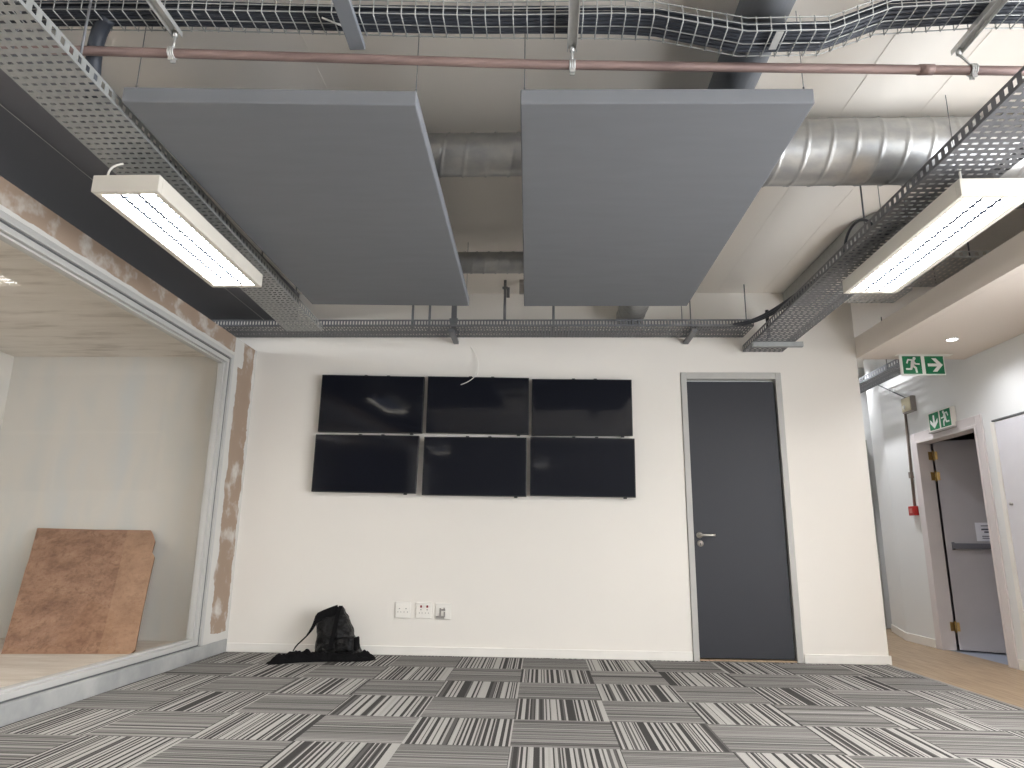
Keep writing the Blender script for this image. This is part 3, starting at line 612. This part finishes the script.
for x, lb_ in ((-1.522, 'zinc channel and clip holding the brown pipe at the left'), (.125, 'zinc channel and clip holding the brown pipe in the middle'), (1.748, 'zinc channel and clip holding the brown pipe at the right')):
    t = thing('pipe_hanger', lb_, 'pipe hanger', (x, 2.3, 2.93), 'pipe hangers')
    rx = .045 if x > 1 else 0; yp = py(x)+.02; zb = bat(x)[2]-.009
    a = MB(); a.box(x-.021, x+.021, 1.98, yp+.015, zb-.004, zb).box(x-.021, x-.018, 1.98, yp+.015, zb-.022, zb-.004).box(x+.018, x+.021, 1.98, yp+.015, zb-.022, zb-.004); a.build('channel', M['zinc'], t)
    a = MB(); a.tube([(x, yp, zb-.03), (x+rx, yp, 2.866)], .005, 8); a.tube([(x, yp, zb-.032), (x, yp, zb-.004)], .011, 6); a.build('rod', M['zinc'], t)
    a = MB(); pts = [(x, yp+.0225*math.sin(q*math.pi/8), 2.845+.0225*math.cos(q*math.pi/8)) for q in range(17)]
    for dx in (-.009, 0, .009): a.tube([(p[0]+dx+rx, p[1], p[2]) for p in pts], .0042, 6)
    a.box(x+rx-.01, x+rx+.01, yp-.012, yp-.006, 2.806, 2.825).box(x+rx-.01, x+rx+.01, yp+.006, yp+.012, 2.806, 2.825); a.build('clip', M['zinc'], t)
    a = MB(); a.tube([(x, 2.0, zb), (x, 2.0, ZC-.001)], .006, 8); a.build('drop_rod', M['zinc'], t)
a = MB(); a.hexa([(-.80,1.98,2.905),(-.735,1.98,2.905),(-.735,2.40,2.885),(-.80,2.40,2.885)], [(-.80,1.98,2.935),(-.735,1.98,2.935),(-.735,2.40,2.91),(-.80,2.40,2.91)])
tag(a.build('support_bar', M['ductgrey'], bevel=.003), 'dark grey support bar crossing the wire basket above the left panel', 'support bar')
a = MB(); a.tube(bez([(-1.78,2.30,2.985),(-1.83,2.33,2.975),(-1.88,2.36,2.94),(-1.88,2.38,2.80),(-1.90,2.45,2.70)], 14), .030, 10)
tag(a.build('cable', M['cable']), 'thick dark cable bundle dropping from the wire basket into the left tray', 'cable')

# ------------------------------------------------------------------ air ducts
def spiral(mb, p0, p1, r, pitch=.125, seg=40, ridge=.007):
    p0, p1 = Vector(p0), Vector(p1); d = (p1-p0).normalized(); L = (p1-p0).length; up = Vector((0,0,1)); q = d.cross(up); n = max(8, int(L/.008)); vs = []
    for i in range(n+1):
        for k_ in range(seg):
            t_ = 2*math.pi*k_/seg; s_ = L*i/n; ph = ((s_/pitch)+k_/seg) % 1.0; rr = r+(ridge*(1-abs(ph-.5)/.06) if abs(ph-.5) < .06 else 0)
            vs.append(p0+d*s_+(up*math.cos(t_)+q*math.sin(t_))*rr)
    mb.smooth = True
    mb.add(vs, [(i*seg+k_, i*seg+(k_+1) % seg, (i+1)*seg+(k_+1) % seg, (i+1)*seg+k_) for i in range(n) for k_ in range(seg)]+[tuple(range(seg)), tuple(n*seg+k_ for k_ in range(seg))[::-1]])
    return mb
dm = thing('spiral_duct', 'wide silver spiral air duct crossing behind the panels under the ceiling', 'air duct', (1.5, 3.3, 2.94))
spiral(MB(), (.95,3.3,2.945), (3.72,3.3,2.945), .17).build('wide_section', M['duct'], dm)
spiral(MB(), (-1.8,3.3,2.955), (.76,3.3,2.955), .113).build('narrow_section', M['duct'], dm)
a = MB(); a.tube([(.70,3.3,2.955),(.78,3.3,2.955),(.95,3.3,2.945),(1.0,3.3,2.945)], [.118,.118,.175,.175], 32); a.build('reducer', M['duct'], dm)
a = MB(); a.tube([(.905,.2,3.04),(.905,3.13,3.04)], .104, 32); tag(a.build('branch_duct', M['ductgrey']), 'dark grey round duct running away above the right panel over the basket', 'air duct')
ds = thing('small_spiral_duct', 'narrow spiral air duct showing between the panels and turning to the back wall', 'air duct', (.3, 4.75, 2.95))
spiral(MB(), (-1.6,4.70,2.935), (.76,4.70,2.935), .08, .09).build('run', M['duct'], ds)
spiral(MB(), (.80,4.83,2.93), (.80,5.925,2.925), .118, .10).build('outlet', M['duct'], ds)
a = MB(); a.tube(bez([(.70,4.70,2.935),(.80,4.70,2.935),(.80,4.88,2.93)], 8), [.082+.0042*i for i in range(9)], 28); a.build('elbow', M['duct'], ds)
a = MB(); z0, z1 = 3.03, ZC-.004
pts_l = [(2.19,5.925),(2.20,4.52),(2.40,4.22),(3.2,3.80)]; pts_r = [(2.40,5.925),(2.41,4.60),(2.56,4.36),(3.3,3.98)]
for (l0, l1), (r0, r1) in zip(zip(pts_l, pts_l[1:]), zip(pts_r, pts_r[1:])):
    a.hexa([(*l0,z0),(*l1,z0),(*r1,z0),(*r0,z0)], [(*l0,z1),(*l1,z1),(*r1,z1),(*r0,z1)])
tag(a.build('flat_duct', M['galv'], bevel=.004), 'flat rectangular metal duct on the ceiling behind the right cable tray', 'air duct')
a = MB(); a.tube([(-.32,5.60,2.79),(-.32,5.60,3.159)], .012, 8); a.box(-.343,-.297,5.585,5.615,3.08,3.095); a.box(-.306,-.28,5.59,5.61,3.0,3.09)
tag(a.build('conduit', M['galvdark']), 'short grey conduit with saddle rising from the back tray between the panels', 'conduit')
a = MB(); a.box(-.195,-.145,5.58,5.61,3.03,3.159); a.box(-.188,-.15,5.57,5.58,3.11,3.14)
tag(a.build('junction_box', M['greyplastic'], bevel=.003), 'small grey box under the ceiling beside the right panel, past the narrow duct', 'box')

# ------------------------------------------------------------------ signs, lamps and fittings of the corridor
def stroke(mb, fr_, a_, b_, w_, d0, d1):
    o_, ex, ey, ez = fr_; ax, ay = a_; bx_, by = b_; L = math.hypot(bx_-ax, by-ay); ux, uy = (bx_-ax)/L, (by-ay)/L; nx, ny = -uy*w_/2, ux*w_/2
    poly = [(ax-ux*w_*.2+nx, ay-uy*w_*.2+ny), (ax-ux*w_*.2-nx, ay-uy*w_*.2-ny), (bx_+ux*w_*.2-nx, by+uy*w_*.2-ny), (bx_+ux*w_*.2+nx, by+uy*w_*.2+ny)]
    mb.prism(poly, Vector(o_)+Vector(ez)*d0, ex, ey, ez, d1-d0)
def runner(mb, fr_, s_, flip=False):
    fl = (lambda p: (s_*(1-p[0]) if flip else s_*p[0], s_*p[1]))
    o_, ex, ey, ez = fr_
    mb.prism([(fl((.64, .87))[0]+.085*s_*math.cos(q*math.pi/8), fl((.64, .87))[1]+.085*s_*math.sin(q*math.pi/8)) for q in range(16)], Vector(o_), ex, ey, ez, .0015)
    for p, q, w_ in (((.56,.78),(.50,.45),.19), ((.52,.78),(.30,.80),.085), ((.30,.80),(.22,.60),.08), ((.56,.74),(.68,.56),.09), ((.68,.56),(.88,.55),.08),
                     ((.48,.46),(.42,.27),.12), ((.42,.27),(.16,.27),.10), ((.53,.46),(.68,.32),.12), ((.68,.32),(.70,.08),.10)):
        stroke(mb, fr_, fl(p), fl(q), w_*s_, 0, .0015)
def arrow(mb, fr_, s_, rot=0):
    pts = [(.14,.42),(.62,.42),(.36,.12),(.60,.12),(.93,.5),(.60,.88),(.36,.88),(.62,.58),(.14,.58)]
    if rot: pts = [(p[1], 1-p[0]) for p in pts]
    # split into convex pieces so that the faces fill cleanly
    mb.prism([(p[0]*s_, p[1]*s_) for p in pts], Vector(fr_[0]), fr_[1], fr_[2], fr_[3], .0015)
ex = thing('exit_sign', 'green running man and right arrow sign hanging from the corridor ceiling', 'exit sign', (3.29, 5.80, 2.54), 'green exit signs')
MB().box(3.07, 3.53, 5.77, 5.83, 2.533, 2.5395).build('mount', M['whiteplastic'], ex)
x0, x1, z0, z1 = 3.092, 3.460, 2.356, 2.532
MB().box(x0, x1, 5.786, 5.814, z0, z1).build('panel', M['signwhite'], ex, bevel=.003)
sq = .157
for i in (0, 1):
    xa = x0+.014+i*(sq+.030); a = MB(); a.prism([(0,0),(sq,0),(sq,sq),(0,sq)], (xa, 5.7855, z0+.0095), (1,0,0), (0,0,1), (0,-1,0), .001)
    g_ = a.build('green_field', M['green'], ex); a = MB(); fr_ = ((xa, 5.7843, z0+.0095), (1,0,0), (0,0,1), (0,-1,0))
    (runner if i == 0 else arrow)(a, fr_, sq); a.build('pictogram', M['signwhite'], g_)
ex2 = thing('exit_sign', 'green down arrow and running man sign on the wall above the fire door', 'exit sign', (RX, 6.38, 2.0), 'green exit signs')
MB().box(RX-.045, RX-.0005, 6.175, 6.545, 1.985, 2.165).build('box', M['whiteplastic'], ex2, bevel=.004)
MB().box(RX-.05, RX-.0005, 6.165, 6.555, 1.972, 1.984).build('ledge', M['greyplastic'], ex2)
sq = .158
for i in (0, 1):
    ya = 6.535-i*(sq+.025)-.008; fr_ = ((RX-.0468, ya, 1.996), (0,-1,0), (0,0,1), (-1,0,0)); a = MB()
    a.prism([(0,0),(sq,0),(sq,sq),(0,sq)], (RX-.0455, ya, 1.996), (0,-1,0), (0,0,1), (-1,0,0), .001); g_ = a.build('green_field', M['green'], ex2)
    a = MB()
    if i == 0: arrow(a, fr_, sq, 1)
    else: runner(a, fr_, sq, True)
    a.build('pictogram', M['signwhite'], g_)
el = thing('emergency_light', 'small square wall lamp box above the red call point', 'wall lamp', (RX, 6.93, 2.24))
MB().box(RX-.05, RX-.0005, 6.79, 6.97, 2.245, 2.40).build('box', M['greyplastic'], el, bevel=.004)
MB().box(RX-.058, RX-.0505, 6.80, 6.96, 2.255, 2.39).build('lens', plain('yellowed_lens', (206, 198, 170), .3), el, bevel=.003)
MB().disc((RX-.0585, 6.91, 2.30), (-1,0,0), .022, .006, 16).build('bulb', M['signwhite'], el)
a = MB(); a.tube([(RX-.013,6.985,2.41),(RX-.013,7.03,1.325)], .012, 8); a.box(RX-.03, RX-.0005, 7.0, 7.04, 1.60, 1.66)
tag(a.build('conduit', plain('brown_conduit', (128, 116, 106), .5)), 'brown conduit running down the corridor wall to the red call point', 'conduit')
a = MB(); a.tube([(RX-.02,6.93,2.405),(3.60,7.25,2.618)], .006, 6); tag(a.build('cable', M['cable']), 'thin dark cable slanting from the wall lamp up to the corridor tray', 'cable')
cp = thing('call_point', 'small red fire alarm call point on the corridor wall', 'call point', (RX, 7.05, 1.235))
MB().box(RX-.05, RX-.0005, 6.985, 7.085, 1.232, 1.322).build('box', M['red'], cp, bevel=.005)
MB().box(RX-.054, RX-.0505, 7.01, 7.06, 1.255, 1.30).build('glass', plain('pale_red', (200, 110, 100), .3), cp)
def downlight(x, y, z, label, watts, ang):
    t = thing('downlight', label, 'downlight', (x, y, z), 'corridor downlights')
    a = MB(); pts = [(x+.043*math.cos(q*math.pi/12), y+.043*math.sin(q*math.pi/12), z-.004) for q in range(25)]; a.tube(pts, .006, 6, False); a.build('rim', M['whiteplastic'], t)
    MB().disc((x, y, z-.001), (0,0,-1), .036, .004).build('lens', M['spot'], t)
    l = bpy.data.lights.new('spot', 'SPOT'); l.energy = watts; l.spot_size = math.radians(ang); l.spot_blend = .9; l.shadow_soft_size = .03; l.color = (.93, .95, 1.0)
    lo = bpy.data.objects.new('lamp', l); COL.objects.link(lo); lo.location = (x, y, z-.02)
downlight(3.276, 5.341, 2.54, 'small round lit downlight in the corridor soffit near the exit sign', DOWNLIGHT_WATTS, 150)
downlight(3.276, 3.3, 2.54, 'round downlight in the corridor soffit nearer the viewer', DOWNLIGHT_WATTS, 150)
downlight(3.276, 1.2, 2.54, 'round downlight in the corridor soffit beside the viewer', DOWNLIGHT_WATTS, 150)
downlight(3.12, 7.15, ZC, 'round downlight in the high corridor ceiling past the soffit', DOWNLIGHT_WATTS*3.8, 130)
downlight(3.70, 8.25, ZC, 'added unseen downlight in the high corridor ceiling at its far end', DOWNLIGHT_WATTS*1.5, 130)  # hidden lamp added to brighten the corridor's far end
